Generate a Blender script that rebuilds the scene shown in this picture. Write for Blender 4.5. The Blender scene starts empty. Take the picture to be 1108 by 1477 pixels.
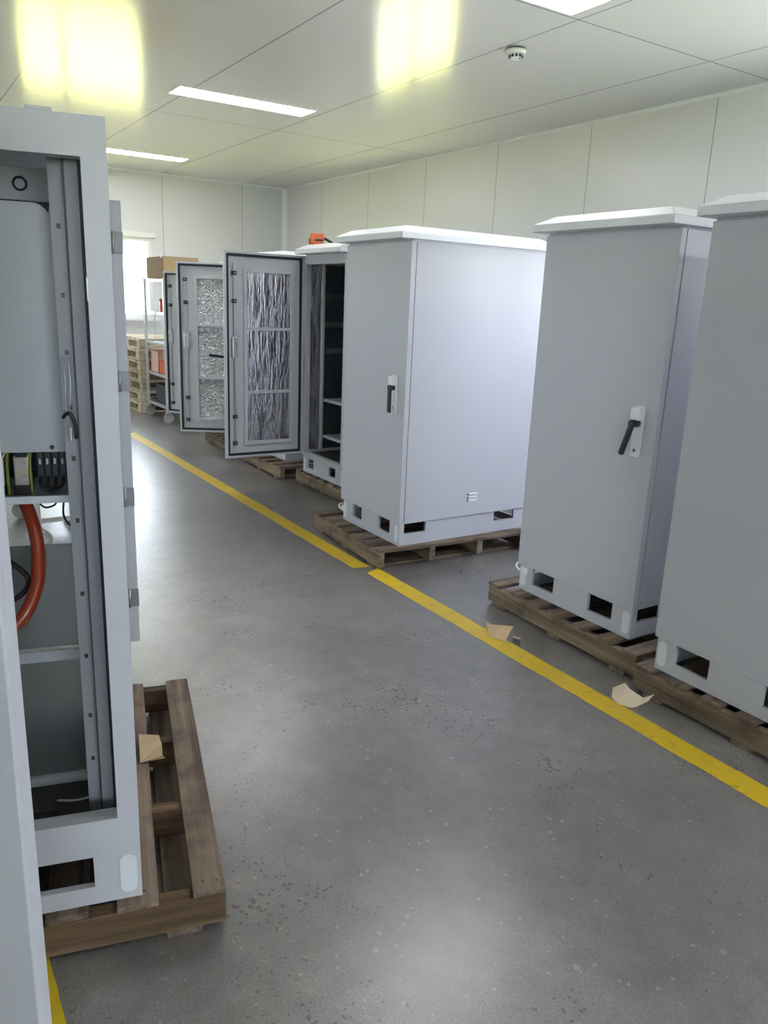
import bpy, bmesh, math, random
from mathutils import Matrix, Vector
random.seed(7)
PI = math.pi
SC = bpy.context.scene
COL = SC.collection
H = 3.255            # ceiling height
XR, YB = 5.71, 12.0  # right wall, back wall
XL, YN = -3.2, -4.6  # left wall, near wall (behind the camera)

# ---------------------------------------------------------------- camera
cam = bpy.data.cameras.new('camera')
cam.sensor_fit = 'VERTICAL'; cam.sensor_height = 36; cam.lens = 36 * 1125 / 1477
cam.clip_start = 0.02
co = bpy.data.objects.new('camera', cam); COL.objects.link(co)
yaw, pit, rol = math.radians(33.062), math.radians(15.088), math.radians(-2.371)
F = Vector((math.sin(yaw)*math.cos(pit), math.cos(yaw)*math.cos(pit), -math.sin(pit)))
Rv = Vector((math.cos(yaw), -math.sin(yaw), 0)); Dv = F.cross(Rv)
R2 = math.cos(rol)*Rv + math.sin(rol)*Dv; D2 = -math.sin(rol)*Rv + math.cos(rol)*Dv
m = Matrix.Identity(4)
for i in range(3):
    m[i][0] = R2[i]; m[i][1] = -D2[i]; m[i][2] = -F[i]
m[2][3] = 1.6
co.matrix_world = m
SC.camera = co
# ---------------------------------------------------------------- world, sun, exposure
SC.view_settings.view_transform = 'Standard'; SC.view_settings.look = 'None'
SC.view_settings.exposure = 0.22; SC.view_settings.gamma = 1
w = bpy.data.worlds.new('sky'); SC.world = w; w.use_nodes = True
bg = w.node_tree.nodes['Background']
bg.inputs[0].default_value = (0.78, 0.86, 1.0, 1); bg.inputs[1].default_value = 13.0
sun = bpy.data.lights.new('sun', 'SUN'); sun.energy = 12; sun.angle = math.radians(1); sun.color = (1, .95, .85)
so = bpy.data.objects.new('sun', sun); COL.objects.link(so)
so.rotation_euler = Vector((0.16, 0.20, -1)).to_track_quat('-Z', 'Y').to_euler()
def added_daylight(loc, rot, sx, sy, e, col=(.80, .90, 1)):
    l = bpy.data.lights.new('added_daylight', 'AREA'); l.shape = 'RECTANGLE'; l.size = sx; l.size_y = sy; l.energy = e; l.color = col
    o = bpy.data.objects.new('added_daylight', l); COL.objects.link(o); o.location = loc; o.rotation_euler = rot
added_daylight((-.6, YN + .02, 1.75), (PI/2, 0, 0), 4.6, 1.5, 6, (.72, .84, 1))       # added fill light at invented windows behind the camera, shining +Y
added_daylight((XR - .02, 1.75, 1.78), (0, PI/2, 0), 1.0, 2.2, 72, (.74, .80, 1))    # added light for the middle cabinet's side, at an invented right-wall window
LAMP_E = 23.0

# ---------------------------------------------------------------- materials
def mat(name, col, rough=.5, metal=0., spec=.5, coat=0.):
    M = bpy.data.materials.new(name); M.use_nodes = True
    b = M.node_tree.nodes['Principled BSDF']
    b.inputs['Base Color'].default_value = (*col, 1); b.inputs['Roughness'].default_value = rough
    b.inputs['Metallic'].default_value = metal; b.inputs['Specular IOR Level'].default_value = spec
    b.inputs['Coat Weight'].default_value = coat; b.inputs['Coat Roughness'].default_value = .1
    return M
def N(M, t): return M.node_tree.nodes.new(t)
def Lk(M, a, b): M.node_tree.links.new(a, b)
def bsdf(M): return M.node_tree.nodes['Principled BSDF']
def noise(M, scale, detail=4, vec=None, rough=.5):
    n = N(M, 'ShaderNodeTexNoise'); n.inputs['Scale'].default_value = scale; n.inputs['Detail'].default_value = detail
    n.inputs['Roughness'].default_value = rough
    if vec is not None: Lk(M, vec, n.inputs['Vector'])
    return n.outputs['Fac']
def coords(M, scale=(1, 1, 1), world=False):
    if world:
        src = N(M, 'ShaderNodeNewGeometry').outputs['Position']
    else:
        src = N(M, 'ShaderNodeTexCoord').outputs['Object']
    mp = N(M, 'ShaderNodeMapping'); mp.inputs['Scale'].default_value = scale; Lk(M, src, mp.inputs['Vector'])
    return mp.outputs['Vector']
def ramp(M, fac, stops):
    r = N(M, 'ShaderNodeValToRGB'); e = r.color_ramp.elements
    while len(e) < len(stops): e.new(.5)
    for i, (p, c) in enumerate(stops):
        e[i].position = p; e[i].color = (*c, 1) if len(c) == 3 else c
    Lk(M, fac, r.inputs['Fac']); return r.outputs['Color']
def mth(M, op, a, b=None, c=None):
    n = N(M, 'ShaderNodeMath'); n.operation = op
    for i, v in enumerate((a, b, c)):
        if v is None: continue
        if isinstance(v, (int, float)): n.inputs[i].default_value = v
        else: Lk(M, v, n.inputs[i])
    return n.outputs[0]
def mixc(M, fac, a, b, mode='MIX'):
    n = N(M, 'ShaderNodeMix'); n.data_type = 'RGBA'; n.blend_type = mode
    for s, v in ((0, fac), (6, a), (7, b)):
        if isinstance(v, (int, float)): n.inputs[s].default_value = v
        elif isinstance(v, tuple): n.inputs[s].default_value = (*v, 1)
        else: Lk(M, v, n.inputs[s])
    return n.outputs[2]
def bump(M, h, strength=.1, dist=.01):
    b = N(M, 'ShaderNodeBump'); b.inputs['Strength'].default_value = strength; b.inputs['Distance'].default_value = dist
    Lk(M, h, b.inputs['Height']); Lk(M, b.outputs['Normal'], bsdf(M).inputs['Normal'])

def paint(name, col, rough=.34, wob=.05):
    M = mat(name, col, rough, 0, .5)
    v = coords(M, (1, 1, .35))
    n = noise(M, 3.0, 3, v)
    Lk(M, mth(M, 'MULTIPLY_ADD', n, .16, rough - .08), bsdf(M).inputs['Roughness'])
    fine = noise(M, 900, 1)
    tot = mth(M, 'ADD', mth(M, 'MULTIPLY', noise(M, 2.2, 1), .9), mth(M, 'MULTIPLY', fine, .003))
    bump(M, tot, wob, .02)
    return M
PAINT = paint('cabinet_paint', (.49, .495, .54), .47)
RAILM = mat('grey_mounting_profile', (.27, .275, .30), .42)
PAINT_IN = paint('cabinet_inner_paint', (.50, .52, .55), .4)
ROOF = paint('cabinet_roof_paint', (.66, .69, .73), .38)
WHITE = mat('white_plastic', (.78, .80, .82), .35)
BLACK = mat('black_plastic', (.012, .014, .018), .35)
RUBBER = mat('black_rubber_gasket', (.010, .014, .016), .6)
STEEL = mat('zinc_steel', (.55, .56, .57), .3, 1)
HINGE = mat('dull_hinge_steel', (.22, .22, .23), .45, .6)
CHROME = mat('chrome_steel', (.8, .8, .8), .15, 1)
DARKIN = mat('dark_void_metal', (.05, .055, .06), .6)
def panel_mat(name, col, axis, step, off, axis2=None, step2=1, off2=0, rough=.3, half=.0035, spec=.5, wob=.0, streak=None):
    M = mat(name, col, rough, 0, spec)
    pos = N(M, 'ShaderNodeNewGeometry').outputs['Position']
    sp = N(M, 'ShaderNodeSeparateXYZ'); Lk(M, pos, sp.inputs[0])
    def line(ax, step, off):
        a = mth(M, 'DIVIDE', mth(M, 'SUBTRACT', sp.outputs[ax], off), step)
        f = mth(M, 'ABSOLUTE', mth(M, 'SUBTRACT', mth(M, 'FRACT', mth(M, 'ADD', a, .5)), .5))
        return mth(M, 'LESS_THAN', f, half/step)
    l = line(axis, step, off)
    if axis2 is not None: l = mth(M, 'MAXIMUM', l, line(axis2, step2, off2))
    soft = noise(M, 1.3, 2, pos)
    c = mixc(M, soft, col, tuple(x*.95 for x in col))
    c = mixc(M, mth(M, 'MULTIPLY', l, .75), c, (.14, .14, .13))
    Lk(M, c, bsdf(M).inputs['Base Color'])
    if wob:
        mp = N(M, 'ShaderNodeMapping'); mp.inputs['Scale'].default_value = streak or (1, 1, 1); Lk(M, pos, mp.inputs['Vector'])
        bump(M, noise(M, 1.0, 2, mp.outputs['Vector']), wob, .02)
    return M
WALL_R = panel_mat('right_wall_panels', (.705, .712, .728), 1, 1.30, 4.27, rough=.28, wob=.03, half=.004)
WALL_B = panel_mat('back_wall_panels', (.705, .712, .728), 0, 1.235, 3.742, rough=.35)
CEIL = panel_mat('ceiling_panels', (.665, .668, .655), 0, 1.25, 1.216, 1, 4.23, 3.82, rough=.16, spec=.9, half=.006, wob=.05, streak=(2.2, .7, 1))
# polished concrete
CONC = mat('polished_concrete', (.2, .2, .2), .3, 0, .6)
bsdf(CONC).inputs['Coat Weight'].default_value = .7; bsdf(CONC).inputs['Coat Roughness'].default_value = .27
pos = N(CONC, 'ShaderNodeNewGeometry').outputs['Position']
big = noise(CONC, .9, 6, pos, .6); mid = noise(CONC, 9, 8, pos, .65); fine = noise(CONC, 140, 3, pos, .7)
c = ramp(CONC, big, [(.32, (.104, .098, .098)), (.52, (.150, .142, .142)), (.70, (.200, .190, .186))])
c = mixc(CONC, .55, c, ramp(CONC, mid, [(.30, (.40, .40, .41)), (.5, (.55, .55, .55)), (.70, (.72, .71, .69))]), 'OVERLAY')
c = mixc(CONC, .5, c, ramp(CONC, fine, [(.36, (.30, .30, .30)), (.5, (.5, .5, .5)), (.66, (.72, .72, .72))]), 'OVERLAY')
vo = N(CONC, 'ShaderNodeTexVoronoi'); vo.inputs['Scale'].default_value = 26; Lk(CONC, pos, vo.inputs['Vector'])
wht = mth(CONC, 'LESS_THAN', vo.outputs['Distance'], mth(CONC, 'MULTIPLY', mth(CONC, 'POWER', noise(CONC, 7, 2, pos), 3), .75))
c = mixc(CONC, mth(CONC, 'MULTIPLY', wht, .35), c, (.36, .35, .32))
vo2 = N(CONC, 'ShaderNodeTexVoronoi'); vo2.inputs['Scale'].default_value = 48; Lk(CONC, pos, vo2.inputs['Vector'])
pit_ = mth(CONC, 'LESS_THAN', vo2.outputs['Distance'], mth(CONC, 'MULTIPLY', mth(CONC, 'SUBTRACT', mth(CONC, 'ADD', noise(CONC, 1.9, 4, pos, .6), mth(CONC, 'MULTIPLY', noise(CONC, 30, 2, pos), .3)), .60), 1.5))
c = mixc(CONC, mth(CONC, 'MULTIPLY', pit_, .55), c, (.06, .045, .05))
Lk(CONC, c, bsdf(CONC).inputs['Base Color'])
rr = mth(CONC, 'ADD', mth(CONC, 'MULTIPLY', big, .22), mth(CONC, 'MULTIPLY', fine, .16))
Lk(CONC, mth(CONC, 'ADD', mth(CONC, 'ADD', rr, .18), mth(CONC, 'MULTIPLY', pit_, .3)), bsdf(CONC).inputs['Roughness'])
bump(CONC, mth(CONC, 'ADD', mth(CONC, 'MULTIPLY', fine, .10), mid), .08, .004)
# yellow floor paint, worn
YEL = mat('yellow_floor_paint', (.62, .44, .02), .4)
pv = N(YEL, 'ShaderNodeNewGeometry').outputs['Position']
Lk(YEL, mixc(YEL, ramp(YEL, noise(YEL, 22, 6, pv, .65), [(.56, (0, 0, 0)), (.74, (.8, .8, .8))]),
   mixc(YEL, noise(YEL, 3, 3, pv), (.70, .49, .015), (.52, .35, .015)), (.22, .19, .08)), bsdf(YEL).inputs['Base Color'])
def wood(name, a, b, dark, axis='x'):
    M = mat(name, a, .75, 0, .25)
    sc = {'x': (1.2, 26, 26), 'y': (26, 1.2, 26)}[axis]
    v = coords(M, sc)
    oi = N(M, 'ShaderNodeObjectInfo').outputs['Random']
    av = N(M, 'ShaderNodeVectorMath'); av.operation = 'ADD'; Lk(M, v, av.inputs[0])
    cb = N(M, 'ShaderNodeCombineXYZ'); Lk(M, mth(M, 'MULTIPLY', oi, 37), cb.inputs[0]); Lk(M, mth(M, 'MULTIPLY', oi, 61), cb.inputs[2]); Lk(M, cb.outputs[0], av.inputs[1])
    g = noise(M, 1.0, 6, av.outputs[0], .6)
    col = ramp(M, g, [(.32, dark), (.5, a), (.68, b)])
    st = noise(M, 6, 4, coords(M, (1, 1, 1)), .6)
    col = mixc(M, ramp(M, st, [(.5, (0, 0, 0)), (.72, (.75, .75, .75))]), col, dark)
    hv = N(M, 'ShaderNodeHueSaturation'); Lk(M, mth(M, 'MULTIPLY_ADD', oi, .5, .75), hv.inputs['Value']); Lk(M, col, hv.inputs['Color'])
    Lk(M, hv.outputs[0], bsdf(M).inputs['Base Color'])
    bump(M, g, .35, .004)
    return M
WBX = wood('weathered_beam', (.105, .066, .036), (.185, .12, .066), (.038, .024, .014), 'x')
WBY = wood('weathered_board', (.17, .125, .095), (.26, .20, .15), (.07, .05, .038), 'y')
WRX = wood('greyed_beam', (.20, .15, .10), (.32, .245, .165), (.09, .062, .042), 'x')
NEWX = wood('pale_pine_beam', (.56, .47, .33), (.68, .59, .43), (.38, .30, .19), 'x')
NEWY = wood('pale_pine_board', (.60, .51, .37), (.72, .63, .47), (.42, .34, .22), 'y')
def foil(name, sc, strength, col=(.62, .62, .66)):
    M = mat(name, col, .26, 1)
    v = coords(M, sc)
    a = noise(M, 1.0, 5, v, .55)
    r = mth(M, 'ABSOLUTE', mth(M, 'SUBTRACT', a, .5))
    bump(M, mth(M, 'POWER', r, .7), strength, .03)
    Lk(M, ramp(M, a, [(.3, tuple(x*.7 for x in col)), (.6, col)]), bsdf(M).inputs['Base Color'])
    return M
FOIL_V = foil('wrinkled_foil', (24, 24, 4.5), .38, (.50, .48, .52))
FOIL_C = foil('crinkled_foil', (30, 30, 24), .95, (.68, .70, .72))
CARD = mat('kraft_paper', (.52, .39, .24), .85, 0, .2)
CARD_D = mat('brown_cardboard', (.24, .17, .12), .9, 0, .2)
RED = mat('red_plastic', (.55, .09, .035), .4)
ORANGE = mat('orange_plastic', (.72, .16, .05), .45)
PINK = mat('pink_card', (.75, .45, .36), .7)
CONDUIT = mat('orange_red_conduit', (.33, .040, .014), .28, 0, .5, .3)
GREY_D = mat('dark_grey_metal', (.05, .055, .065), .5)
BRUSH = mat('brushed_steel', (.24, .255, .255), .36, .75)
v = coords(BRUSH, (1, 1, 1)); bump(BRUSH, noise(BRUSH, 260, 2, v), .05, .002)
GREEN_D = mat('dark_green_plastic', (.01, .06, .05), .45)
OLIVE = mat('green_yellow_wire', (.22, .24, .03), .5)
COPPER = mat('tinned_busbar', (.55, .50, .40), .35, .8)
CART = mat('grey_cart_steel', (.62, .64, .64), .35, .3)
CASTER = mat('grey_caster_rubber', (.42, .42, .40), .6)
LAMPM = mat('lamp_diffuser', (.9, .9, .9), .5)
bsdf(LAMPM).inputs['Emission Color'].default_value = (1, .965, 1, 1); bsdf(LAMPM).inputs['Emission Strength'].default_value = LAMP_E
GLASS = bpy.data.materials.new('window_glass'); GLASS.use_nodes = True
nt = GLASS.node_tree; nt.nodes.clear()
_o = nt.nodes.new('ShaderNodeOutputMaterial'); _t = nt.nodes.new('ShaderNodeBsdfTransparent'); _g = nt.nodes.new('ShaderNodeBsdfGlossy'); _m = nt.nodes.new('ShaderNodeMixShader')
_g.inputs['Roughness'].default_value = .02; _m.inputs[0].default_value = .06; _t.inputs[0].default_value = (.96, .98, .97, 1)
nt.links.new(_t.outputs[0], _m.inputs[1]); nt.links.new(_g.outputs[0], _m.inputs[2]); nt.links.new(_m.outputs[0], _o.inputs[0])
GRASS = mat('sunlit_grass', (.50, .56, .10), .9, 0, .1)
gp = N(GRASS, 'ShaderNodeNewGeometry').outputs['Position']
Lk(GRASS, mixc(GRASS, noise(GRASS, .5, 3, gp), (.72, .64, .20), (.54, .54, .15)), bsdf(GRASS).inputs['Base Color'])

# ---------------------------------------------------------------- mesh helpers
class MB:
    def __init__(s): s.bm = bmesh.new(); s.mats = []
    def mi(s, m):
        if m not in s.mats: s.mats.append(m)
        return s.mats.index(m)
    def box(s, x0, x1, y0, y1, z0, z1, m, bev=0.0, M=None):
        if x1 < x0: x0, x1 = x1, x0
        if y1 < y0: y0, y1 = y1, y0
        if z1 < z0: z0, z1 = z1, z0
        r = bmesh.ops.create_cube(s.bm, size=1); vs = r['verts']
        for v in vs:
            v.co = Vector(((x0+x1)/2 + v.co.x*(x1-x0), (y0+y1)/2 + v.co.y*(y1-y0), (z0+z1)/2 + v.co.z*(z1-z0)))
        fs = set(f for v in vs for f in v.link_faces)
        k = s.mi(m)
        for f in fs: f.material_index = k
        if bev > 0:
            es = list(set(e for f in fs for e in f.edges))
            rb = bmesh.ops.bevel(s.bm, geom=es, offset=bev, segments=2, affect='EDGES', profile=.6)
            fs = set(rb['faces']) | set(f for f in fs if f.is_valid)
            vs = list(set(v for f in fs for v in f.verts))
        k = s.mi(m)
        for f in fs: f.material_index = k
        if M is not None:
            for v in vs: v.co = M @ v.co
        return s
    def prism(s, pts, h0, h1, m, M=None, bev=0.0):       # polygon in xy, extruded along z from h0 to h1
        a = [s.bm.verts.new((x, y, h0)) for x, y in pts]; b = [s.bm.verts.new((x, y, h1)) for x, y in pts]
        k = s.mi(m); n = len(pts); fs = [s.bm.faces.new(a[::-1]), s.bm.faces.new(b)]
        for i in range(n): fs.append(s.bm.faces.new((a[i], a[(i+1) % n], b[(i+1) % n], b[i])))
        for f in fs: f.material_index = k
        vs = a + b
        if bev:
            es = list(set(e for f in fs for e in f.edges))
            rb = bmesh.ops.bevel(s.bm, geom=es, offset=bev, segments=2, affect='EDGES', profile=.6)
            vs = list(set(v for f in rb['faces'] for v in f.verts) | set(v for v in vs if v.is_valid))
            for f in rb['faces']: f.material_index = k
        if M is not None:
            for v in vs: v.co = M @ v.co
        return s
    def cyl(s, p, q, r, m, n=20, r2=None):
        p = Vector(p); q = Vector(q); d = q-p
        M = Matrix.Translation((p+q)/2) @ d.to_track_quat('Z', 'Y').to_matrix().to_4x4()
        rr = bmesh.ops.create_cone(s.bm, cap_ends=True, segments=n, radius1=r, radius2=r if r2 is None else r2, depth=d.length, matrix=M)
        k = s.mi(m)
        for f in set(f for v in rr['verts'] for f in v.link_faces):
            f.material_index = k; f.smooth = len(f.verts) == 4
        return s
    def tube(s, pts, r, m, n=10, sub=6):
        P = [Vector(p) for p in pts]
        if sub > 1 and len(P) > 2:
            Q = []
            for i in range(len(P)-1):
                p0 = P[max(i-1, 0)]; p1 = P[i]; p2 = P[i+1]; p3 = P[min(i+2, len(P)-1)]
                for j in range(sub):
                    t = j/sub
                    Q.append(.5*((2*p1)+(p2-p0)*t+(2*p0-5*p1+4*p2-p3)*t*t+(3*p1-p0-3*p2+p3)*t**3))
            Q.append(P[-1]); P = Q
        k = s.mi(m); rings = []
        up = Vector((.31, .17, .93))
        for i, p in enumerate(P):
            t = (P[min(i+1, len(P)-1)] - P[max(i-1, 0)]).normalized()
            a = t.cross(up).normalized(); b = t.cross(a).normalized(); up = -a.cross(t) if False else up
            rings.append([s.bm.verts.new(p + r*(math.cos(2*PI*j/n)*a + math.sin(2*PI*j/n)*b)) for j in range(n)])
        for A, B in zip(rings, rings[1:]):
            for j in range(n):
                f = s.bm.faces.new((A[j], A[(j+1) % n], B[(j+1) % n], B[j])); f.material_index = k; f.smooth = True
        for A in (rings[0], rings[-1]):
            f = s.bm.faces.new(A); f.material_index = k
        return s
    def build(s, name, parent=None, label=None):
        bmesh.ops.recalc_face_normals(s.bm, faces=s.bm.faces)
        me = bpy.data.meshes.new(name); s.bm.to_mesh(me); s.bm.free()
        for m in s.mats: me.materials.append(m)
        o = bpy.data.objects.new(name, me); COL.objects.link(o)
        if parent is not None: o.parent = parent
        if label: o['label'] = label
        return o
def empty(name, loc, rz, label, cat, group=None):
    o = bpy.data.objects.new(name, None); COL.objects.link(o); o.location = loc; o.rotation_euler = (0, 0, rz); o.empty_display_size = .1
    o['label'] = label; o['category'] = cat
    if group: o['group'] = group
    return o
def tag(o, label, cat, group=None):
    o['label'] = label; o['category'] = cat
    if group: o['group'] = group
    return o
def struct(o): o['kind'] = 'structure'; return o
def copy_tree(o, parent=None):
    c = o.copy(); COL.objects.link(c); c.parent = parent
    for ch in [x for x in COL.objects if x.parent == o]: copy_tree(ch, c)
    return c

# ---------------------------------------------------------------- room shell
def wall_with_holes(name, horiz, a0, a1, t0, t1, z0, z1, holes, m):
    """horiz='x': wall runs along x, thickness t0..t1 in y; holes (a,b,zl,zh)"""
    mb = MB()
    def bx(a, b, zl, zh):
        if b - a < 1e-4 or zh - zl < 1e-4: return
        if horiz == 'x': mb.box(a, b, t0, t1, zl, zh, m)
        else: mb.box(t0, t1, a, b, zl, zh, m)
    cur = a0
    for (a, b, zl, zh) in sorted(holes):
        bx(cur, a, z0, z1); bx(a, b, z0, zl); bx(a, b, zh, z1); cur = b
    bx(cur, a1, z0, z1)
    return struct(mb.build(name))
struct(MB().box(XL-.2, XR+.2, YN-.2, YB+.2, -.15, 0, CONC).build('floor'))
struct(MB().box(XL-.3, XR+.3, YN-.3, YB+.3, H, H+.2, CEIL).build('ceiling'))
wall_with_holes('wall_back', 'x', XL-.14, XR+.14, YB, YB+.14, 0, H, [(1.93, 3.56, 1.22, 2.36), (-1.9, -.2, 1.22, 2.36)], WALL_B)
wall_with_holes('wall_right', 'y', YN, YB, XR, XR+.14, 0, H, [(.6, 2.9, 1.22, 2.33), (7.72, 9.44, 1.22, 2.33)], WALL_R)
wall_with_holes('wall_left', 'y', YN, YB, XL-.14, XL, 0, H, [(5.0, 6.7, 1.0, 2.5)], WALL_R)
wall_with_holes('wall_front', 'x', XL-.14, XR+.14, YN-.14, YN, 0, H, [(-2.9, -.75, 1.0, 2.5), (-.45, 1.7, 1.0, 2.5)], WALL_B)
struct(MB().prism([(XR, H), (XR-.025, H), (XR, H-.025)], 0, 1, WHITE,
       Matrix(((1, 0, 0, 0), (0, 0, YB-YN, YN), (0, 1, 0, 0), (0, 0, 0, 1)))).build('trim_1'))
struct(MB().prism([(YB, H), (YB-.025, H), (YB, H-.025)], 0, 1, WHITE,
       Matrix(((0, 0, XR-XL, XL), (1, 0, 0, 0), (0, 1, 0, 0), (0, 0, 0, 1)))).build('trim_2'))
struct(MB().prism([(XR, YB), (XR-.06, YB), (XR, YB-.06)], 0, H, WHITE).build('trim_3'))
FR = mat('window_frame_white', (.78, .79, .78), .4)
def window(n, horiz, a0, a1, zl, zh, t0, t1, mull, sill_side):
    """frame in the wall, a mullion, glass; box head above on the inside"""
    mb = MB()
    def bx(a, b, ta, tb, z0, z1, m=FR, bev=.004, q=mb):
        if horiz == 'x': q.box(a, b, ta, tb, z0, z1, m, bev)
        else: q.box(ta, tb, a, b, z0, z1, m, bev)
    g = MB(); mid = (t0+t1)/2
    f = .055
    bx(a0, a0+f, t0, t1, zl, zh); bx(a1-f, a1, t0, t1, zl, zh); bx(a0+f, a1-f, t0, t1, zl, zl+f); bx(a0+f, a1-f, t0, t1, zh-f, zh)
    for mu in mull: bx(mu-.03, mu+.03, mid-.03, mid+.03, zl+f, zh-f)
    o = struct(mb.build('window_%d' % n))
    bx(a0+f, a1-f, mid-.004, mid+.004, zl+f, zh-f, GLASS, 0, g)
    g.build('glass_pane', o)
    s = MB(); inn = sill_side
    e0, e1 = (t0-.07*1, t0+.02) if inn < 0 else (t1-.02, t1+.07)
    bx(a0-.07, a1+.07, e0, e1, zl-.04, zl, FR, .005, s); s.build('window_sill', o)
    s = MB(); e0, e1 = (t0-.05, t0) if inn < 0 else (t1, t1+.05)
    bx(a0-.05, a1+.05, e0, e1, zh, zh+.07, FR, .005, s)
    s.build('window_head', o)
window(1, 'x', 1.93, 3.56, 1.22, 2.36, YB, YB+.12, [2.5], -1)
window(2, 'x', -1.9, -.2, 1.22, 2.36, YB, YB+.12, [-1.05], -1)  # added unseen window, put in to bring more light to the floor
window(3, 'y', 7.72, 9.44, 1.22, 2.33, XR, XR+.12, [8.6], -1)
window(4, 'y', 5.0, 6.7, 1.0, 2.5, XL-.12, XL, [5.85], 1)  # invented left-wall window, added for its daylight
window(5, 'x', -2.9, -.75, 1.0, 2.5, YN-.12, YN, [-1.82], 1)  # invented window behind the camera, added for its daylight
window(7, 'y', .6, 2.9, 1.22, 2.33, XR, XR+.12, [1.75], -1)  # unseen window added to light the side of the middle cabinet
window(6, 'x', -.45, 1.7, 1.0, 2.5, YN-.12, YN, [.62], 1)  # second invented window behind the camera, also added for daylight
# ground outside the building: only what the windows and their reflections can see
og = MB()
for (x0, x1, y0, y1) in ((-30, 45, YB+.14, 60), (XR+.14, 45, -30, YB+.14), (-30, XR+.14, -30, YN-.14), (-30, XL-.14, YN-.14, YB+.14)):
    og.box(x0, x1, y0, y1, -.5, -.25, GRASS)
o = og.build('lawn'); o['label'] = 'bright grass lawn outside the windows'; o['category'] = 'grass'; o['kind'] = 'stuff'

# ceiling lamps (recessed linear panels)
def lamp(x0, y0, label, first=[None]):
    if first[0] is None:
        r = empty('ceiling_lamp', (x0, y0, H), 0, label, 'ceiling light', 'recessed linear ceiling lamps')
        mb = MB(); a, b = 1.26, .29
        for q in ((0, a, -.008, 0), (0, a, b, b+.008), (-.008, 0, -.008, b+.008), (a, a+.008, -.008, b+.008)):
            mb.box(*q, -.010, .0, FR)
        mb.build('lamp_frame', r)
        MB().box(0, a, 0, b, -.006, -.001, LAMPM).build('diffuser', r)
        first[0] = r
    else:
        r = copy_tree(first[0]); r.location = (x0, y0, H); r['label'] = label
lamp(2.345, 6.95, 'long white ceiling lamp in the middle of the room, above the aisle')
lamp(2.345, 10.43, 'long white ceiling lamp farthest away, partly behind the open cabinet on the left')
lamp(2.345, 3.48, 'bright ceiling lamp cut off by the top edge, near the smoke detector')
lamp(2.345, 0.0, 'ceiling lamp over the yellow line, above and just behind the viewer')
lamp(2.345, -3.4, 'ceiling lamp nearest the added windows behind the viewer')
lamp(-1.6, 6.95, 'left-hand ceiling lamp behind the open cabinet')
# smoke detector
sd = empty('smoke_detector', (3.80, 4.46, H), 0, 'round white smoke detector on the ceiling', 'smoke detector')
MB().cyl((0, 0, 0), (0, 0, -.010), .06, GREY_D, 32).cyl((0, 0, -.010), (0, 0, -.035), .068, WHITE, 32, .066).build('base', sd)
mb = MB().cyl((0, 0, -.035), (0, 0, -.062), .045, WHITE, 32, .034)
for k in range(10):
    a = 2*PI*k/10; mb.box(-.007, .007, -.004, .004, -.056, -.040, BLACK, 0, Matrix.Rotation(a, 4, 'Z') @ Matrix.Translation((0, -.043, 0)))
mb.build('sensor_cap', sd)
MB().cyl((.005, -.034, -.062), (.005, -.034, -.066), .006, BLACK, 12).build('indicator', sd)

# yellow floor markings, a coat of paint
def stripe(y0, y1, x0, x1, label, ragged=True):
    mb = MB(); pts = []; n = 40
    L = [(x0 + random.uniform(-.003, .003), y0+(y1-y0)*i/n) for i in range(n+1)]; Rr = [(x1 + random.uniform(-.003, .003), y0+(y1-y0)*i/n) for i in range(n+1)]
    Rr[0] = (Rr[0][0], y0-.03); L[-1] = (L[-1][0], y1-.05)
    mb.prism(L[::-1] + Rr, 0.0, .0012, YEL)
    tag(mb.build('floor_marking'), label, 'floor line', 'yellow floor lines')
stripe(0.3, 3.86, 2.375, 2.485, 'yellow painted floor line, near stretch with two paper scraps on it')
stripe(3.93, 9.2, 2.345, 2.455, 'yellow painted floor line, far stretch fading past the open doors')
stripe(0.2, 1.9, 0.10, 0.20, 'yellow painted floor line at the bottom left under the pallet')

# ---------------------------------------------------------------- pallets (local: x along the front, y depth)
def pallet(label, loc, rz, W=1.1, D=1.18, nb=7, ns=4, new=False, pname='wooden_pallet', h=.125, group='wooden pallets under the cabinets', bw=.088, seed=0, ow=0, beam=None):
    rnd = random.Random(seed)
    bx, by = (NEWX, NEWY) if new else (beam or WRX, WBY)
    r = empty(pname, loc, rz, label, 'pallet', group)
    for i in range(3):                                   # bottom boards along y
        x = (.06, (W-.09)/2, W-.15)[i]; MB().box(x, x+.09, 0, D, 0, .017, by, .002).build('bottom_board', r)
    for i in range(ns):
        y = (D-.042)*i/(ns-1)
        mb = MB().box(0, W, y, y+.042, .017, h-.018, bx, .003); mb.build('stringer', r)
    for i in range(nb):
        x = ((W-bw)*i/(nb-1) if not ow else (W-ow if i == nb-1 else (W-ow-.078-bw)*i/(nb-2))) + (rnd.uniform(-.006, .006) if 0 < i < nb-1 else 0)
        wv = bw*rnd.uniform(.93, 1.03) if 0 < i < nb-1 else bw
        if ow and i == nb-1: wv = ow
        a = rnd.uniform(-.006, .006)
        MB().prism([(x, rnd.uniform(-.004, .004)), (x+wv, rnd.uniform(-.004, .004)), (x+wv+a, D*.35), (x+wv-a, D*.7), (x+wv, D), (x, D), (x+a, D*.55)], h-.018, h, by, None, .002).build('deck_board', r)
    return r

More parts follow.
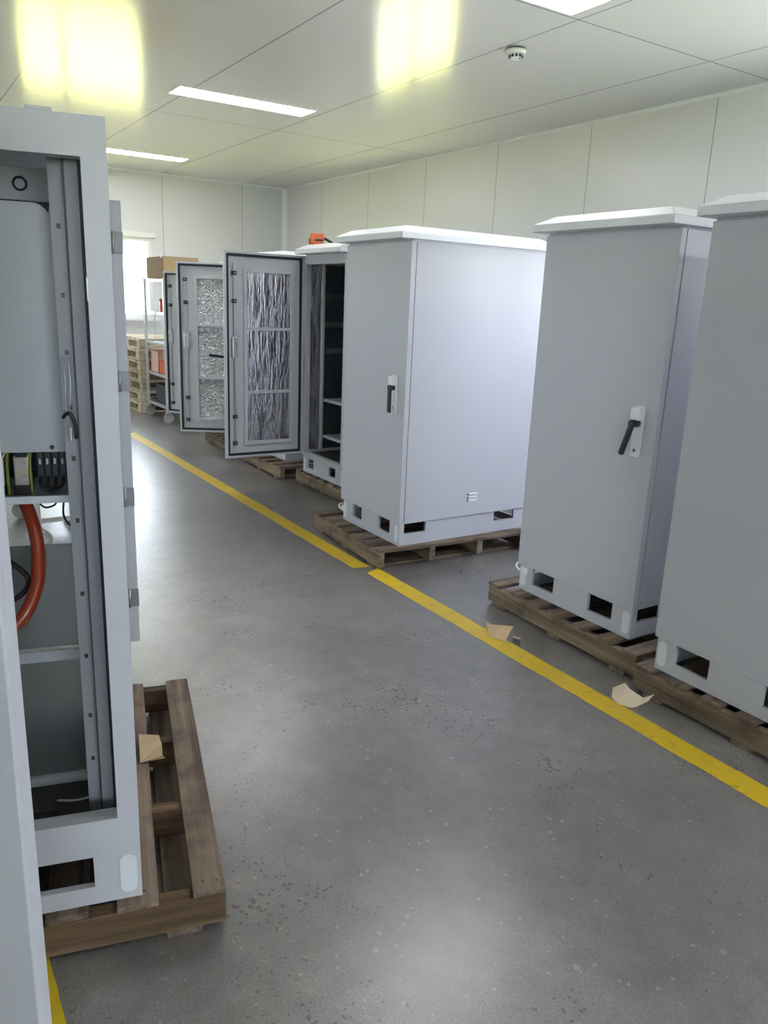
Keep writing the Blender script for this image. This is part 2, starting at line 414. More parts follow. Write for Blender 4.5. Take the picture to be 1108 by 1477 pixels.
# ---------------------------------------------------------------- cabinets (local: x along the front, y depth, z up from the pallet)
ZT = .125
def base_frame(W, D, ins, zt, holes_f, holes_s, root, M=PAINT):
    mb = MB(); t = .018
    def run(fixed0, fixed1, a0, a1, holes, ax):
        cur = a0
        def bx(a, b, z0, z1):
            if b-a < 1e-4 or z1-z0 < 1e-4: return
            if ax == 'x': mb.box(a, b, fixed0, fixed1, z0, z1, M)
            else: mb.box(fixed0, fixed1, a, b, z0, z1, M)
        for (a, b, zl, zh) in holes:
            bx(cur, a, 0, zt); bx(a, b, 0, zl); bx(a, b, zh, zt); cur = b
        bx(cur, a1, 0, zt)
    x0, x1 = ins, W-ins
    fi = .004 if ins == 0 else .014
    run(fi, t+fi, x0, x1, holes_f, 'x'); run(D-t, D, x0, x1, holes_f, 'x')
    run(x0, x0+t, t+fi, D-t, holes_s, 'y'); run(x1-t, x1, t+fi, D-t, holes_s, 'y')
    mb.box(x0+.006, x1-.006, t+.004, D-t, zt-.006, zt-.001, DARKIN)
    # fork tubes
    mb.build('base_frame', root)
    # rounded corner slots as paler plates: light seen through them put into the colour
    for cx_ in (x0+.030, x1-.030):
        q = []
        for k in range(13): a = PI*k/12; q.append((cx_+.020*math.cos(a), zt-.036+.020*math.sin(a)))
        for k in range(13): a = PI+PI*k/12; q.append((cx_+.020*math.cos(a), .040+.020*math.sin(a)))
        MB().prism(q, 0, .004, ROOF, Matrix(((1, 0, 0, 0), (0, 0, 1, fi-.0035), (0, 1, 0, 0), (0, 0, 0, 1)))).build('corner_slot_plate', root)
def roof(W, D, z, root, of=.08, os_=.012):
    mb = MB()
    mb.box(.01, W-.01, .015, D-.01, z-.002, z+.012, PAINT)
    x0, x1, y0, y1 = -os_, W+os_, -of, D+.03
    zb, zf, zt, i = z+.010, z+.045, z+.085, .075
    v = [mb.bm.verts.new(p) for p in ((x0, y0, zb), (x1, y0, zb), (x1, y1, zb), (x0, y1, zb), (x0, y0, zf), (x1, y0, zf), (x1, y1, zf), (x0, y1, zf),
         (x0+i, y0+i, zt), (x1-i, y0+i, zt), (x1-i, y1-i, zt), (x0+i, y1-i, zt))]
    k = mb.mi(ROOF); fs = []
    for a, b, c, d in ((3, 2, 1, 0), (8, 9, 10, 11), (0, 1, 5, 4), (1, 2, 6, 5), (2, 3, 7, 6), (3, 0, 4, 7), (4, 5, 9, 8), (5, 6, 10, 9), (6, 7, 11, 10), (7, 4, 8, 11)):
        f = mb.bm.faces.new((v[a], v[b], v[c], v[d])); f.material_index = k; fs.append(f)
    bmesh.ops.bevel(mb.bm, geom=list(set(e for f in fs for e in f.edges)), offset=.0025, segments=1, affect='EDGES')
    for f in mb.bm.faces:
        if f.material_index != mb.mats.index(PAINT): f.material_index = k
    mb.build('roof_cap', root)
def handle(parent, x, z, tilt=0., lift=0.):
    """on the outer face (y=0, facing -y) of a door; plate centre x, z of the plate bottom"""
    mb = MB().box(x-.027, x+.027, -.012, 0, z, z+.225, WHITE, .006).box(x-.025, x+.025, -.040, -.010, z+.165, z+.222, WHITE, .008)
    hp = mb.build('handle_plate', parent, 'pale plastic handle plate')
    T = Matrix.Translation((x, 0, z+.150)) @ Matrix.Rotation(tilt, 4, 'Y')
    MB().box(-.011, .011, -.050-lift, -.030-lift, -.150, .012, BLACK, .005, T).cyl(T @ Vector((0, -.008, 0)), T @ Vector((0, -.048-lift, 0)), .017, BLACK, 20).build('handle_lever', hp, 'black swing lever')
    MB().cyl((x+.001, -.010, z+.03), (x+.001, -.016, z+.03), .008, CHROME, 16).build('keyhole', hp)
def hinge(parent, loc, ax='y'):
    x, y, z = loc
    MB().box(x-.005, x+.003, y-.022, y+.022, z-.035, z+.035, STEEL, .001).cyl((x-.008, y, z-.037), (x-.008, y, z+.037), .005, STEEL, 10).build('hinge', parent, 'bare metal hinge')
def door(root, W, z0, z1, theta=0., inner=True, hnd=(.63, .828, 0., 0.), foilm=FOIL_V, hx=0., t=.034, lbl=None):
    """left-hinged front door. pivot empty stands in as the door mesh origin"""
    g = .004
    M = Matrix.Translation((hx, 0, 0)) @ Matrix.Rotation(-theta, 4, 'Z')
    mb = MB()
    x0, x1 = g, W-g
    mb.box(x0, x1, 0, .014, z0, z1, PAINT, .003)                       # skin
    if inner:                                                          # folded rims
        for q in ((x0, x0+.018, z0, z1), (x1-.018, x1, z0, z1), (x0+.018, x1-.018, z0, z0+.018), (x0+.018, x1-.018, z1-.018, z1)):
            mb.box(q[0], q[1], .012, t, q[2], q[3], PAINT, .002)
    else:
        mb.box(x0, x1, .010, t, z0, z1, PAINT, .003)
    d = mb.build('door', root, lbl); d.matrix_local = M
    if hnd: handle(d, hnd[0], hnd[1], hnd[2], hnd[3])
    if inner:
        mb = MB(); a0, a1, b0, b1 = x0+.020, x1-.020, z0+.020, z1-.020
        for q in ((a0, a0+.016, b0, b1), (a1-.016, a1, b0, b1), (a0+.016, a1-.016, b0, b0+.018), (a0+.016, a1-.016, b1-.018, b1)):
            mb.box(q[0], q[1], .014, .032, q[2], q[3], RUBBER, .002)
        mb.build('gasket', d, 'black rubber gasket')
        hgt = z1-z0
        f0, f1 = x0+.095, x1-.165; c0, c1 = z0+.065*hgt, z0+.925*hgt
        mb = MB()
        for q in ((f0, f0+.028, c0, c1), (f1-.028, f1, c0, c1), (f0+.028, f1-.028, c0, c0+.028), (f0+.028, f1-.028, c1-.028, c1),
                  (f0+.028, f1-.028, z0+.33*hgt-.012, z0+.33*hgt+.012), (f0+.028, f1-.028, z0+.64*hgt-.012, z0+.64*hgt+.012)):
            mb.box(q[0], q[1], .014, .034, q[2], q[3], PAINT_IN, .002)
        mb.build('inner_frame', d)
        for (za, zb) in ((c0+.028, z0+.33*hgt-.012), (z0+.33*hgt+.012, z0+.64*hgt-.012), (z0+.64*hgt+.012, c1-.028)):
            MB().box(f0+.028, f1-.028, .014, .021, za, zb, foilm, 0).build('foil_panel', d, 'silver foil insulation panel')
        rx = x1-.082
        mb = MB().box(rx-.006, rx+.006, .026, .031, z0+.06*hgt, z1-.05*hgt, STEEL)
        lr = mb.build('lock_rod', d)
        for fz in (.075, .21, .77, .90):
            MB().box(rx-.017, rx+.017, .014, .045, z0+hgt*fz-.016, z0+hgt*fz+.016, BLACK, .003).cyl((rx, .045, z0+hgt*fz), (rx, .050, z0+hgt*fz), .006, STEEL, 10).build('latch_guide', lr, 'black latch guide')
        MB().box(rx-.022, rx+.022, .014, .05, z0+hgt*.50, z0+hgt*.60, STEEL, .004).cyl((rx, .05, z0+hgt*.57), (rx, .06, z0+hgt*.57), .014, CHROME, 14).build('lock_case', lr)
    return d
def lug(root, x, y, z):
    mb = MB().box(x-.004, x+.05, y-.02, y+.02, z-.02, z+.02, WHITE, .004)
    mb.tube([(x-.01, y-.018, z-.01), (x-.035, y-.02, z+.008), (x-.045, y, z+.02), (x-.035, y+.02, z+.008), (x-.01, y+.018, z-.01)], .006, WHITE)
    mb.build('lifting_lug', root)
def closed_cabinet(label, xf, yl, W=.74, D=1.07, z=ZT, ins=.02, hf=None, hnd=None, mark=False):
    r = empty('equipment_cabinet', (xf, yl, z), -PI/2, label, 'cabinet', 'grey steel cabinets on pallets')
    zb, zt = .147, 1.812
    MB().box(.002, W-.002, .036, D, zb, zt, PAINT, .004).build('body', r)
    base_frame(W, D, ins, zb, hf, [(.05, .215, .075, .141), (.78, .955, .075, .141)], r)
    roof(W, D, zt, r)
    d = door(r, W, zb, zt, 0, False, hnd)
    for hz in (.42, .9, 1.5): MB().box(-.006, .004, .022, .050, hz-.03, hz+.03, GREY_D, .001).build('hinge', r)
    return r
HF_C = [(.145, .265, .052, .143), (.475, .61, .052, .143)]
HF_4 = [(.105, .265, .050, .138), (.50, .655, .050, .138)]
cC = closed_cabinet('grey closed cabinet in the middle with its bright side panel facing us', 2.61, 4.57, hf=HF_C, hnd=(.628, .828, 0, 0))
lug(cC, .0, .03, .075)
mb = MB()
for k in range(3): mb.box(.741, .746, .53, .60, .245+.021*k, .256+.021*k, WHITE, .001).box(.740, .743, .522, .532, .243+.021*k, .25+.021*k, GREY_D)
mb.build('louvre', cC, 'three small pale slits')
c4 = closed_cabinet('grey closed cabinet on the right with its black handle lever swung out', 2.80, 2.96, .785, hf=HF_4, hnd=(.69, .853, math.radians(17), .008), ins=.012)
lug(c4, .02, .03, .11)
c5 = closed_cabinet('grey closed cabinet cut off by the right edge of the picture', 2.67, 1.95, .785, hf=HF_4, hnd=(.69, .853, 0, 0), ins=.012)

def shell(root, W, D, zt, op, back=True, zb=0.0, top_m=PAINT, t=.012):
    """open-fronted body; op=(x0,x1,z0,z1) opening in the front frame"""
    mb = MB(); x0, x1, z0, z1 = op
    f = .045
    mb.box(0, x0, 0, f, zb, zt, PAINT).box(x1, W, 0, f, zb, zt, PAINT)
    mb.box(x0, x1, 0, f, zb, z0, PAINT).box(x0, x1, 0, f, z1, zt, PAINT)
    mb.box(0, t, f, D, zb, zt, PAINT).box(W-t, W, f, D, zb, zt, PAINT)
    mb.box(t, W-t, f, D, zt-t, zt, PAINT)
    if back: mb.box(t, W-t, D-t, D, zb, zt, PAINT)
    else:
        mb.box(t, x0, D-f, D, zb, zt, PAINT).box(x1, W-t, D-f, D, zb, zt, PAINT).box(x0, x1, D-f, D, zt-.10, zt, PAINT).box(x0, x1, D-f, D, zb, zb+.12, PAINT)
    mb.box(t, W-t, f, D-t, max(z0-.10, zb+.002), max(z0-.09, zb+.014), GREY_D)
    mb.build('body', root)
def open_cabinet(label, xf, yl, theta, dlabel, foilm, z=ZT, W=.74, D=1.0, dz=(.160, 1.80), hnd=None, zsc=1.0):
    r = empty('equipment_cabinet', (xf, yl, z), -PI/2, label, 'cabinet', 'grey steel cabinets on pallets')
    zb, zt = .147, 1.812*zsc
    shell(r, W, D, zt, (.05, W-.05, .178, 1.745*zsc), True, zb)
    base_frame(W, D, .01, zb, [(.10, .20, .045, .125), (.48, .59, .045, .125)], [(.05, .215, .06, .13), (D-.21, D-.04, .06, .13)], r)
    roof(W, D, zt, r)
    door(r, W-.03, dz[0], dz[1], theta, True, hnd, foilm, -.012, lbl=dlabel)
    MB().box(.013, .020, .05, .15, .19, zt-.06, FOIL_V).build('side_insulation', r, 'wrinkled foil lining the side wall')
    MB().box(.013, .020, .19, D-.02, .19, zt-.06, GREY_D).build('side_plate', r)
    MB().box(W-.020, W-.013, .06, D-.02, .19, zt-.06, FOIL_V).build('side_insulation', r, 'wrinkled foil lining the side wall')
    MB().box(.022, W-.022, D-.025, D-.015, .19, zt-.06, GREY_D).build('back_plate', r)
    for px, py in ((.02, .15), (.03, .60), (W-.07, .60)):
        MB().box(px, px+.045, py, py+.022, .19, zt-.03, PAINT_IN, .002).box(px, px+.012, py, py+.04, .19, zt-.03, PAINT_IN, .001).build('mounting_post', r)
    for zz in (.30, .62):
        MB().box(.022, W-.035, .20, D-.03, zz, zz+.012, PAINT_IN, .002).box(.022, W-.035, .19, .20, zz-.010, zz+.016, PAINT_IN, .001).build('shelf', r)
    for zz in (1.02, 1.24, 1.47):
        MB().box(.020, .034, .20, D-.05, zz, zz+.045, BRUSH, .002).build('side_rail', r)
    return r
cD = open_cabinet('cabinet with its door wide open and an orange tool lying on its roof', 3.07, 6.09, math.radians(90), 'door open at a right angle showing its foil lined inner side', FOIL_V, dz=(.160, 1.812), hnd=(.655, .83, math.radians(-98), .03))
cE = open_cabinet('second open-doored cabinet, behind the one with the orange tool', 3.10, 7.24, math.radians(119), 'door swung out showing bright crinkled foil', FOIL_C, dz=(.148, 1.765), hnd=(.60, .83, 0, 0), zsc=.985)
cF = open_cabinet('farthest cabinet of the row, its door just peeping out beside the cart', 3.14, 8.22, math.radians(147), 'farthest open door seen as a narrow strip', FOIL_C, dz=(.16, 1.70), hnd=(.60, .83, 0, 0), zsc=.95)

# pallets in the right-hand row
P2 = -PI/2
pallet('weathered pallet under the middle closed cabinet', (2.53, 4.80, 0), P2 - math.radians(4), W=.98, D=1.15, seed=3)
pallet('weathered pallet under the right cabinet with the swung-out lever', (2.735, 3.10, 0), P2 - math.radians(1.5), W=1.05, D=1.18, seed=4)
pallet('weathered pallet under the cabinet at the right edge', (2.635, 2.00, 0), P2, W=1.05, D=1.18, seed=5)
pallet('weathered pallet under the open cabinet with the orange tool', (3.06, 6.18, 0), P2, W=1.0, D=1.15, seed=6)
pallet('weathered pallet under the second open-doored cabinet', (2.99, 7.30, 0), P2 - math.radians(2), W=1.02, D=1.15, seed=8)
pallet('weathered pallet under the farthest cabinet, its end showing between the two open doors', (3.02, 8.40, 0), P2, W=.98, D=1.15, seed=9)

# orange tool on the roof of cabinet D
t = empty('power_tool', (3.135, 5.975, ZT+1.812+.0855), math.radians(-28), 'orange tool with a black handle lying on a cabinet roof', 'power tool')
MB().box(-.062, .052, -.03, .03, .0, .092, ORANGE, .014).box(-.02, .045, -.033, .033, .030, .046, BLACK, .003).build('housing', t, 'orange plastic housing')
MB().tube([(.045, 0, .055), (.075, 0, .045), (.115, 0, .022), (.14, 0, .013)], .011, BLACK).build('handle', t, 'black handle')
MB().box(-.070, -.060, -.022, .022, .004, .05, BLACK, .003).build('nose', t)

# ---------------------------------------------------------------- left open cabinet
a14 = math.radians(-14)
W = .74
ux = Vector((math.cos(a14), math.sin(a14), 0))
loc = Vector((.42, 1.69, ZT+.0004)) - ux*W
L = empty('equipment_cabinet', loc, a14, 'open cabinet nearest on the left, showing wiring and an orange-red conduit', 'cabinet', 'grey steel cabinets on pallets')
def lx(v): return W + v
DL = 1.0
shell(L, W, DL, 1.797, (.05, W-.049, .238, 1.722), False, .145)
base_frame(W, DL, 0, .146, [(W-.62, W-.49, .050, .135), (W-.25, W-.11, .050, .135)], [(.05, .215, .05, .135), (DL-.21, DL-.04, .05, .135)], L)
MB().box(lx(-.142), lx(-.094), .0, .05, 1.797, 1.804, PAINT, .001).box(lx(-.60), lx(-.55), .0, .05, 1.797, 1.804, PAINT, .001).build('lifting_bracket', L)
# ribbed inner side profile right of the opening
mb = MB()
mb.box(lx(-.057), lx(-.046), .046, .056, .20, 1.75, RUBBER)
mb.box(lx(-.085), lx(-.045), .10, .106, .20, 1.76, RAILM, .001)
mb.box(lx(-.118), lx(-.088), .118, .124, .16, 1.77, RAILM, .001).box(lx(-.089), lx(-.085), .10, .124, .16, 1.77, GREY_D)
mb.box(lx(-.118), lx(-.114), .12, .20, .16, 1.77, RAILM)
for z in (1.60, 1.46, 1.34, 1.22, 1.105, .96, .78, .62, .46, .34): mb.box(lx(-.106), lx(-.098), .115, .1185, z-.005, z+.005, BLACK)
mb.build('mounting_rail', L)
mb = MB().box(lx(-.70), lx(-.66), .10, .124, .16, 1.77, RAILM, .001); mb.build('mounting_rail', L)
for z0, z1 in ((.62, .70), (.98, 1.08), (1.45, 1.50)): MB().box(lx(-.052), lx(-.046), .030, .050, z0, z1, BLACK if z0 < 1.2 else CHROME, .002).build('door_catch', L)
# cover plate with rounded corner
q = [(lx(-.68), 1.105), (lx(-.122), 1.105), (lx(-.122), 1.62)]
for k in range(7):
    a = PI/2*k/6; q.append((lx(-.157)+.035*math.cos(a), 1.615+.035*math.sin(a)))
q.append((lx(-.68), 1.65))
YM = Matrix(((1, 0, 0, 0), (0, 0, -1, .215), (0, 1, 0, 0), (0, 0, 0, 1)))
cp = MB().prism(q, 0, .016, PAINT_IN, YM, .002).build('cover_plate', L, 'plain light grey cover plate')
MB().cyl((lx(-.152), .20, 1.117), (lx(-.152), .193, 1.117), .005, BLACK, 12).build('screw', cp)
mb = MB().box(lx(-.68), lx(-.118), .33, .345, 1.665, 1.735, PAINT_IN, .001).box(lx(-.68), lx(-.118), .33, .36, 1.60, 1.664, GREY_D)
dct = mb.build('cable_duct', L)
MB().tube([(lx(-.19)+.014*math.cos(2*PI*k/12), .325, 1.70+.014*math.sin(2*PI*k/12)) for k in range(13)], .0025, BLACK, 6, 1).build('grommet', dct)
# component tray
sh = MB().box(lx(-.68), lx(-.112), .19, .46, .985, .992, PAINT_IN).box(lx(-.68), lx(-.112), .188, .194, .985, 1.003, ROOF, .001).build('component_tray', L)
MB().box(lx(-.68), lx(-.112), .45, .458, .992, 1.105, GREEN_D).build('back_board', L)
def part_tree(o, parent):
    c = o.copy(); COL.objects.link(c); c.parent = parent; return c
bk = None
for k in range(4):
    x = lx(-.192) + k*.0165
    b = MB().box(x, x+.0155, .245, .31, 1.035, 1.098, BLACK, .002).box(x+.005, x+.010, .240, .247, 1.068, 1.082, ROOF, .001).build('circuit_breaker', L, 'small black breaker')
    MB().tube([(x+.008, .25, 1.04), (x+.006, .235, 1.02), (lx(-.165)+.003*k, .235, 1.004), (lx(-.185)+.012*k, .30, .999)], .0035, BLACK, 8).build('cable', b)
for x, w_ in ((lx(-.245), .034), (lx(-.300), .034), (lx(-.36), .034)):
    b = MB().box(x, x+w_, .26, .33, 1.012, 1.082, COPPER, .003).box(x-.002, x+w_+.002, .25, .36, .992, 1.014, BLACK, .003).box(x+.004, x+w_-.004, .27, .35, 1.082, 1.10, GREEN_D, .002).build('contactor', L, 'pale terminal block')
    MB().cyl((x+.010, .26, 1.066), (x+.010, .252, 1.066), .006, STEEL, 12).cyl((x+.023, .26, 1.03), (x+.023, .252, 1.03), .007, STEEL, 12).cyl((x+.023, .26, 1.066), (x+.023, .252, 1.066), .006, STEEL, 12).build('terminal_screw', b)
for x in (lx(-.256), lx(-.206)):
    MB().tube([(x, .27, 1.10), (x-.002, .255, 1.05), (x, .25, .992)], .004, OLIVE, 8).build('earth_wire', L, 'green and yellow wire')
# conduit and loose cables
MB().tube([(lx(-.226), .24, .985), (lx(-.205), .20, .93), (lx(-.196), .17, .86), (lx(-.205), .13, .79), (lx(-.245), .10, .725), (lx(-.32), .10, .70), (lx(-.42), .14, .70)], .0155, CONDUIT, 16).build('conduit', L, 'orange-red flexible conduit')
MB().tube([(lx(-.30), .25, .985), (lx(-.305), .22, .90), (lx(-.34), .2, .84)], .014, GREEN_D, 12).build('cable', L)
MB().tube([(lx(-.42), .20, .88), (lx(-.30), .19, .865), (lx(-.245), .18, .835), (lx(-.222), .17, .80), (lx(-.25), .16, .765), (lx(-.33), .16, .74), (lx(-.42), .18, .73)], .0065, BLACK, 10).build('cable', L)
MB().tube([(lx(-.32), .14, .87), (lx(-.27), .13, .862), (lx(-.25), .12, .855), (lx(-.262), .12, .838), (lx(-.30), .13, .832)], .004, CHROME, 8).build('cable', L, 'shiny metal cable end')
MB().tube([(lx(-.135), .20, .985), (lx(-.136), .185, .955), (lx(-.122), .17, .935), (lx(-.10), .16, .945), (lx(-.092), .14, .985), (lx(-.10), .13, 1.01)], .0025, BLACK, 8).build('cable', L)
MB().tube([(lx(-.20), .24, .985), (lx(-.18), .22, .968), (lx(-.158), .22, .972), (lx(-.15), .22, .985)], .0025, BLACK, 8).build('cable', L)
MB().tube([(lx(-.112), .112, 1.33), (lx(-.108), .10, 1.28), (lx(-.110), .10, 1.22), (lx(-.106), .10, 1.185)], .0012, STEEL, 6).tube([(lx(-.100), .108, 1.33), (lx(-.098), .10, 1.27), (lx(-.104), .10, 1.20)], .0012, STEEL, 6).tube([(lx(-.118), .10, 1.20), (lx(-.104), .09, 1.212), (lx(-.094), .09, 1.19), (lx(-.092), .09, 1.155)], .004, BLACK, 8).box(lx(-.104), lx(-.101), .09, .098, 1.15, 1.18, CHROME).build('key_tag', L)
# lower panels
def lowpanel(z0, z1): MB().box(lx(-.68), lx(-.116), .30, .306, z0, z1, BRUSH).build('lower_panel', L, 'brushed metal panel')
lowpanel(.57, .85); lowpanel(.185, .535)
for z in (.535, .166): MB().box(lx(-.70), lx(-.114), .285, .32, z, z+.030, PAINT_IN, .002).build('cross_rail', L)
MB().box(lx(-.30), lx(-.06), .12, .28, .165, .175, DARKIN).tube([(lx(-.20), .2, .178), (lx(-.15), .17, .19), (lx(-.1), .19, .18), (lx(-.06), .15, .178)], .003, WHITE).build('bottom_tray', L)
MB().tube([(lx(-.27), .16, .18), (lx(-.24), .12, .19), (lx(-.20), .14, .18)], .014, BLACK, 10).build('cable', L)
# front door, swung toward the viewer
door(L, W, .08, 1.79, math.radians(41.6), False, None, t=.03, lbl='door swung open toward the viewer, seen by its edge')
# rear door, opened straight back, its hinge edge visible past the side panel
mb = MB().box(W-.002, W+.034, DL+.002, DL+.68, .250, 1.747, PAINT, .003)
rd = mb.build('rear_door', L)
for z in (1.62, 1.185, .79, .42):
    MB().box(W+.008, W+.036, DL-.002, DL+.004, z-.032, z+.032, HINGE, .001).cyl((W+.006, DL-.004, z-.034), (W+.006, DL-.004, z+.034), .004, STEEL, 10).build('hinge', rd, 'bare metal hinge')
# its pallet
PW = 1.12
pl = Vector((.42, 1.69, 0)) + ux*(.205-PW) + Vector((math.sin(-a14), math.cos(-a14), 0))*(-.022)
LP = pallet('weathered pallet under the nearest open cabinet on the left', pl, a14, W=PW, D=1.185, seed=1, bw=.105, ow=.082, beam=WBX)
def stamp(x, y, glyphs, k=.010):
    mb = MB(); strokes = {'T': [((0, 2), (2, 2)), ((1, 0), (1, 2))], 'R': [((0, 0), (0, 2)), ((0, 2), (1.5, 1.6)), ((1.5, 1.6), (0, 1)), ((0, 1), (1.6, 0))], 'A': [((0, 0), (1, 2)), ((1, 2), (2, 0)), ((.4, .8), (1.6, .8))]}
    for i, g in enumerate(glyphs):
        for (a, b) in strokes[g]:
            p0 = Vector((x + a[1]*k, y - (a[0] + i*2.8)*k, .12425)); p1 = Vector((x + b[1]*k, y - (b[0] + i*2.8)*k, .12425))
            mb.cyl(p0, p1, .0009, BLACK, 6)
    mb.build('ink_stamp', LP, 'black stencilled marks')
stamp(PW-.062, 1.02, 'TRA')
for xx, yy in ((PW-.02, .03), (PW-.055, .035), (PW-.05, .78), (PW-.20, .04), (PW-.24, .045)): MB().cyl((xx, yy, .1245), (xx, yy, .12505), .0035, BLACK, 8).build('nail_head', LP)
# cardboard scrap on that pallet
def scrap(label, loc, rz, pts, faces, m=CARD, nm='paper_scrap', th=.002, cat='paper scrap', sc_=1.0):
    bm = bmesh.new(); vs = [bm.verts.new(p) for p in pts]
    for f in faces: bm.faces.new([vs[i] for i in f])
    me = bpy.data.meshes.new(nm); bmesh.ops.recalc_face_normals(bm, faces=bm.faces); bm.to_mesh(me); bm.free(); me.materials.append(m)
    o = bpy.data.objects.new(nm, me); COL.objects.link(o); o.location = loc; o.rotation_euler = (0, 0, rz); o.scale = (sc_,)*3
    s = o.modifiers.new('thickness', 'SOLIDIFY'); s.thickness = th; s.offset = 0
    return tag(o, label, cat, 'torn kraft paper scraps')
pb = Vector((.42, 1.69, ZT)); uy = Vector((math.sin(-a14), math.cos(-a14), 0))
scrap('torn tan cardboard scrap on the left pallet beside the cabinet', pb + ux*.012 + uy*.60, a14,
      [(0, 0, .004), (.07, -.005, .022), (.078, .01, .003), (.0, .06, .03), (.068, .07, .03), (.0, .15, .02), (.066, .14, .012), (-.0, .03, .05), (.07, .03, .045)],
      [(0, 1, 8, 7), (7, 8, 4, 3), (3, 4, 6, 5), (0, 2, 1)])
scrap('torn kraft paper scrap on the yellow line, the farther one', (2.475, 2.685, .0), math.radians(-57),
      [(-.085, 0, .075), (-.055, -.01, .002), (.0, -.03, .008), (.030, -.035, .004), (.055, .01, .075), (.0, .02, .065), (-.055, .01, .06), (-.098, .02, .055), (.06, .0, .018), (.095, .0, .018), (.095, .03, .012), (.05, .04, .012)],
      [(1, 2, 5, 6), (2, 3, 4, 5), (0, 7, 1, 6), (8, 9, 10, 11)])
scrap('crumpled pale kraft paper scrap beside the yellow line, the nearer one', (2.525, 1.925, .0), math.radians(-57),
      [(-.085, -.02, .02), (-.03, .02, .105), (-.045, -.04, .003), (.02, -.05, .002), (.0, .0, .085), (.075, -.02, .06), (.125, .02, .075), (.10, .01, .035), (-.02, -.02, .075), (.05, -.045, .012), (-.09, .03, .055)],
      [(0, 2, 8), (0, 8, 1), (8, 2, 3), (8, 3, 9, 5), (8, 5, 4), (8, 4, 1), (5, 7, 6), (5, 9, 7), (0, 1, 10)], mat('pale_kraft_paper', (.62, .52, .40), .8, 0, .2), sc_=.78)

# ---------------------------------------------------------------- far end: cart, boxes, stacked pallets
def cart(label, loc, rz, Wc=.50, Lc=.80, shelves=(.19, .58, .97, 1.35, 1.745), posts=1.765):
    r = empty('shelf_cart', loc, rz, label, 'cart', 'grey steel shelf carts')
    for z in shelves:
        mb = MB().box(0, Wc, 0, Lc, z-.004, z, CART)
        for q in ((0, Wc, 0, .012), (0, Wc, Lc-.012, Lc), (0, .012, 0, Lc), (Wc-.012, Wc, 0, Lc)): mb.box(*q, z-.022, z+.012, CART, .002)
        mb.build('shelf', r)
    for x in (0, Wc):
        for y in (0, Lc):
            MB().box(x-.016, x+.016, y-.016, y+.016, .13, posts, CART, .004).build('post', r)
            cs = MB().box(x-.03, x+.03, y-.03, y+.03, .118, .132, STEEL, .002).box(x-.022, x-.018, y-.03, y+.03, .05, .12, STEEL).box(x+.018, x+.022, y-.03, y+.03, .05, .12, STEEL).build('caster', r)
            MB().cyl((x+.012, y-.015, .064), (x+.012, y+.015, .064), .064, CASTER, 24).cyl((x+.012, y-.017, .064), (x+.012, y+.017, .064), .035, STEEL, 16).build('wheel', cs)
    for y0 in (Lc, Lc*.42):
        MB().tube([(0, y0, 1.36), (-.0, y0+.05, 1.34), (0, y0+.075, 1.30), (0, y0+.075, 1.06), (0, y0+.05, 1.0), (0, y0, .985)], .008, STEEL, 8).build('push_handle', r)
    return r
cart('grey steel shelf cart at the far end, loaded with red containers', (3.02, 9.74, 0), 0)
cart('grey steel cart glimpsed through the nearest open cabinet', (.74, 5.1, 0), math.radians(0), Wc=.34, shelves=(.19, .58, .97), posts=1.35)
bx = empty('cardboard_box', (3.03, 9.76, 1.767), 0, 'brown cardboard box standing on top of the shelf cart', 'box')
MB().box(0, .44, 0, .70, 0, .255, CARD_D, .003).build('carton', bx)
MB().box(.002, .438, -.003, -.0005, .01, .25, CARD).box(-.001, .0, .05, .09, .24, .268, WHITE).build('end_flap', bx, 'lighter tan end')
def bucket(label, loc, r, h, m):
    o = MB().cyl((0, 0, 0), (0, 0, h), r*.85, m, 20, r).cyl((0, 0, h-.012), (0, 0, h), r*1.04, m, 20).build('container'); o.location = loc
    tag(o, label, 'container', 'red containers on the cart')
bucket('red round container on the upper cart shelf', (3.10, 9.95, 1.362), .075, .16, RED)
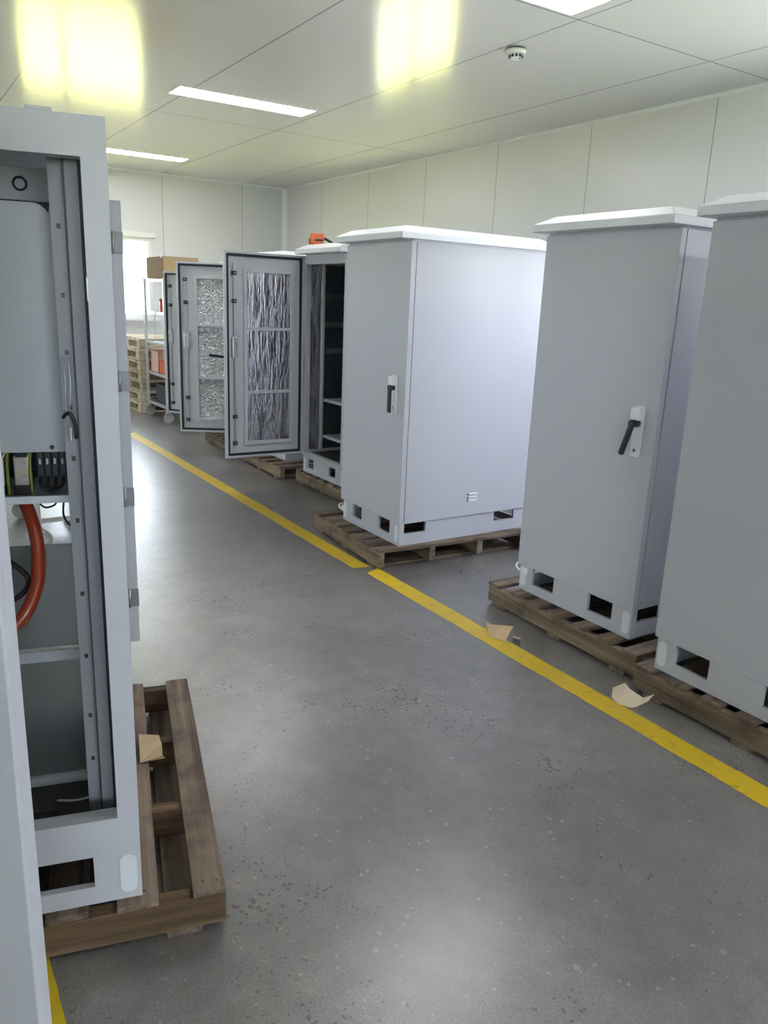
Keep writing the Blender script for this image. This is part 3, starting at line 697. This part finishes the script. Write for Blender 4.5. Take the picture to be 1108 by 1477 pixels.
def bin_(label, loc, sx, sy, h, m, cat='bin', nm='storage_bin'):
    mb = MB().box(0, sx, 0, sy, 0, .006, m).box(0, .006, 0, sy, 0, h, m).box(sx-.006, sx, 0, sy, 0, h, m).box(0, sx, 0, .006, 0, h, m).box(0, sx, sy-.006, sy, 0, h, m)
    mb.box(-.008, sx+.008, -.008, 0, h-.02, h, m).box(-.008, 0, 0, sy, h-.02, h, m).box(sx, sx+.008, 0, sy, h-.02, h, m).box(-.008, sx+.008, sy, sy+.008, h-.02, h, m)
    o = mb.build(nm); o.location = loc; tag(o, label, cat)
bin_('orange open bin on the middle cart shelf', (3.05, 9.80, .592), .22, .30, .16, ORANGE)
bin_('pale pink open bin behind the orange bin on the cart', (3.05, 10.15, .592), .28, .32, .27, PINK)
bin_('dark grey bin on the lowest cart shelf', (3.08, 9.85, .202), .34, .55, .24, GREY_D)
names = ['pale pine pallet at the bottom of the far stack', 'pale pine pallet, second from the bottom of the far stack', 'pale pine pallet, third from the bottom of the far stack',
         'pale pine pallet in the very middle of the far stack', 'pale pine pallet, third from the top of the far stack', 'pale pine pallet just under the topmost of the far stack', 'pale pine pallet topmost of the stack under the window']
z = 0; PP = None
for i, nme in enumerate(names):
    if PP is None:
        PP = pallet(nme, (2.95, 11.90, 0), P2, W=1.2, D=1.0, ns=3, new=True, h=.142, group='pale pallets stacked under the window', bw=.10, seed=12)
        # blocks instead of long beams show on the aisle side
        for ch in [c_ for c_ in COL.objects if c_.parent == PP and c_.name.startswith('stringer')]:
            y = ch.data.vertices[0].co.y; ys = [v.co.y for v in ch.data.vertices]; y0, y1 = min(ys), max(ys)
            mb = MB()
            for x in (0, .53, 1.06): mb.box(x, x+.14, y0, y0+.09 if y0 < .9 else y0, .017, .102, NEWX, .003)
            mb.box(0, 1.2, y0, y0+.09 if y0 < .9 else y1, .102, .124, NEWX, .002).box(0, 1.2, y0, y0+.09 if y0 < .9 else y1, .0, .016, NEWX, .002)
            ch.name = 'tmp'; COL.objects.unlink(ch); mb.build('block_row', PP)
        P_ = PP
    else:
        P_ = copy_tree(PP); P_['label'] = nme
        P_.location = (2.95 + random.uniform(-.03, .03), 11.88 + random.uniform(-.05, .02), z); P_.rotation_euler = (0, 0, P2 + random.uniform(-.02, .02))
    z += .1425
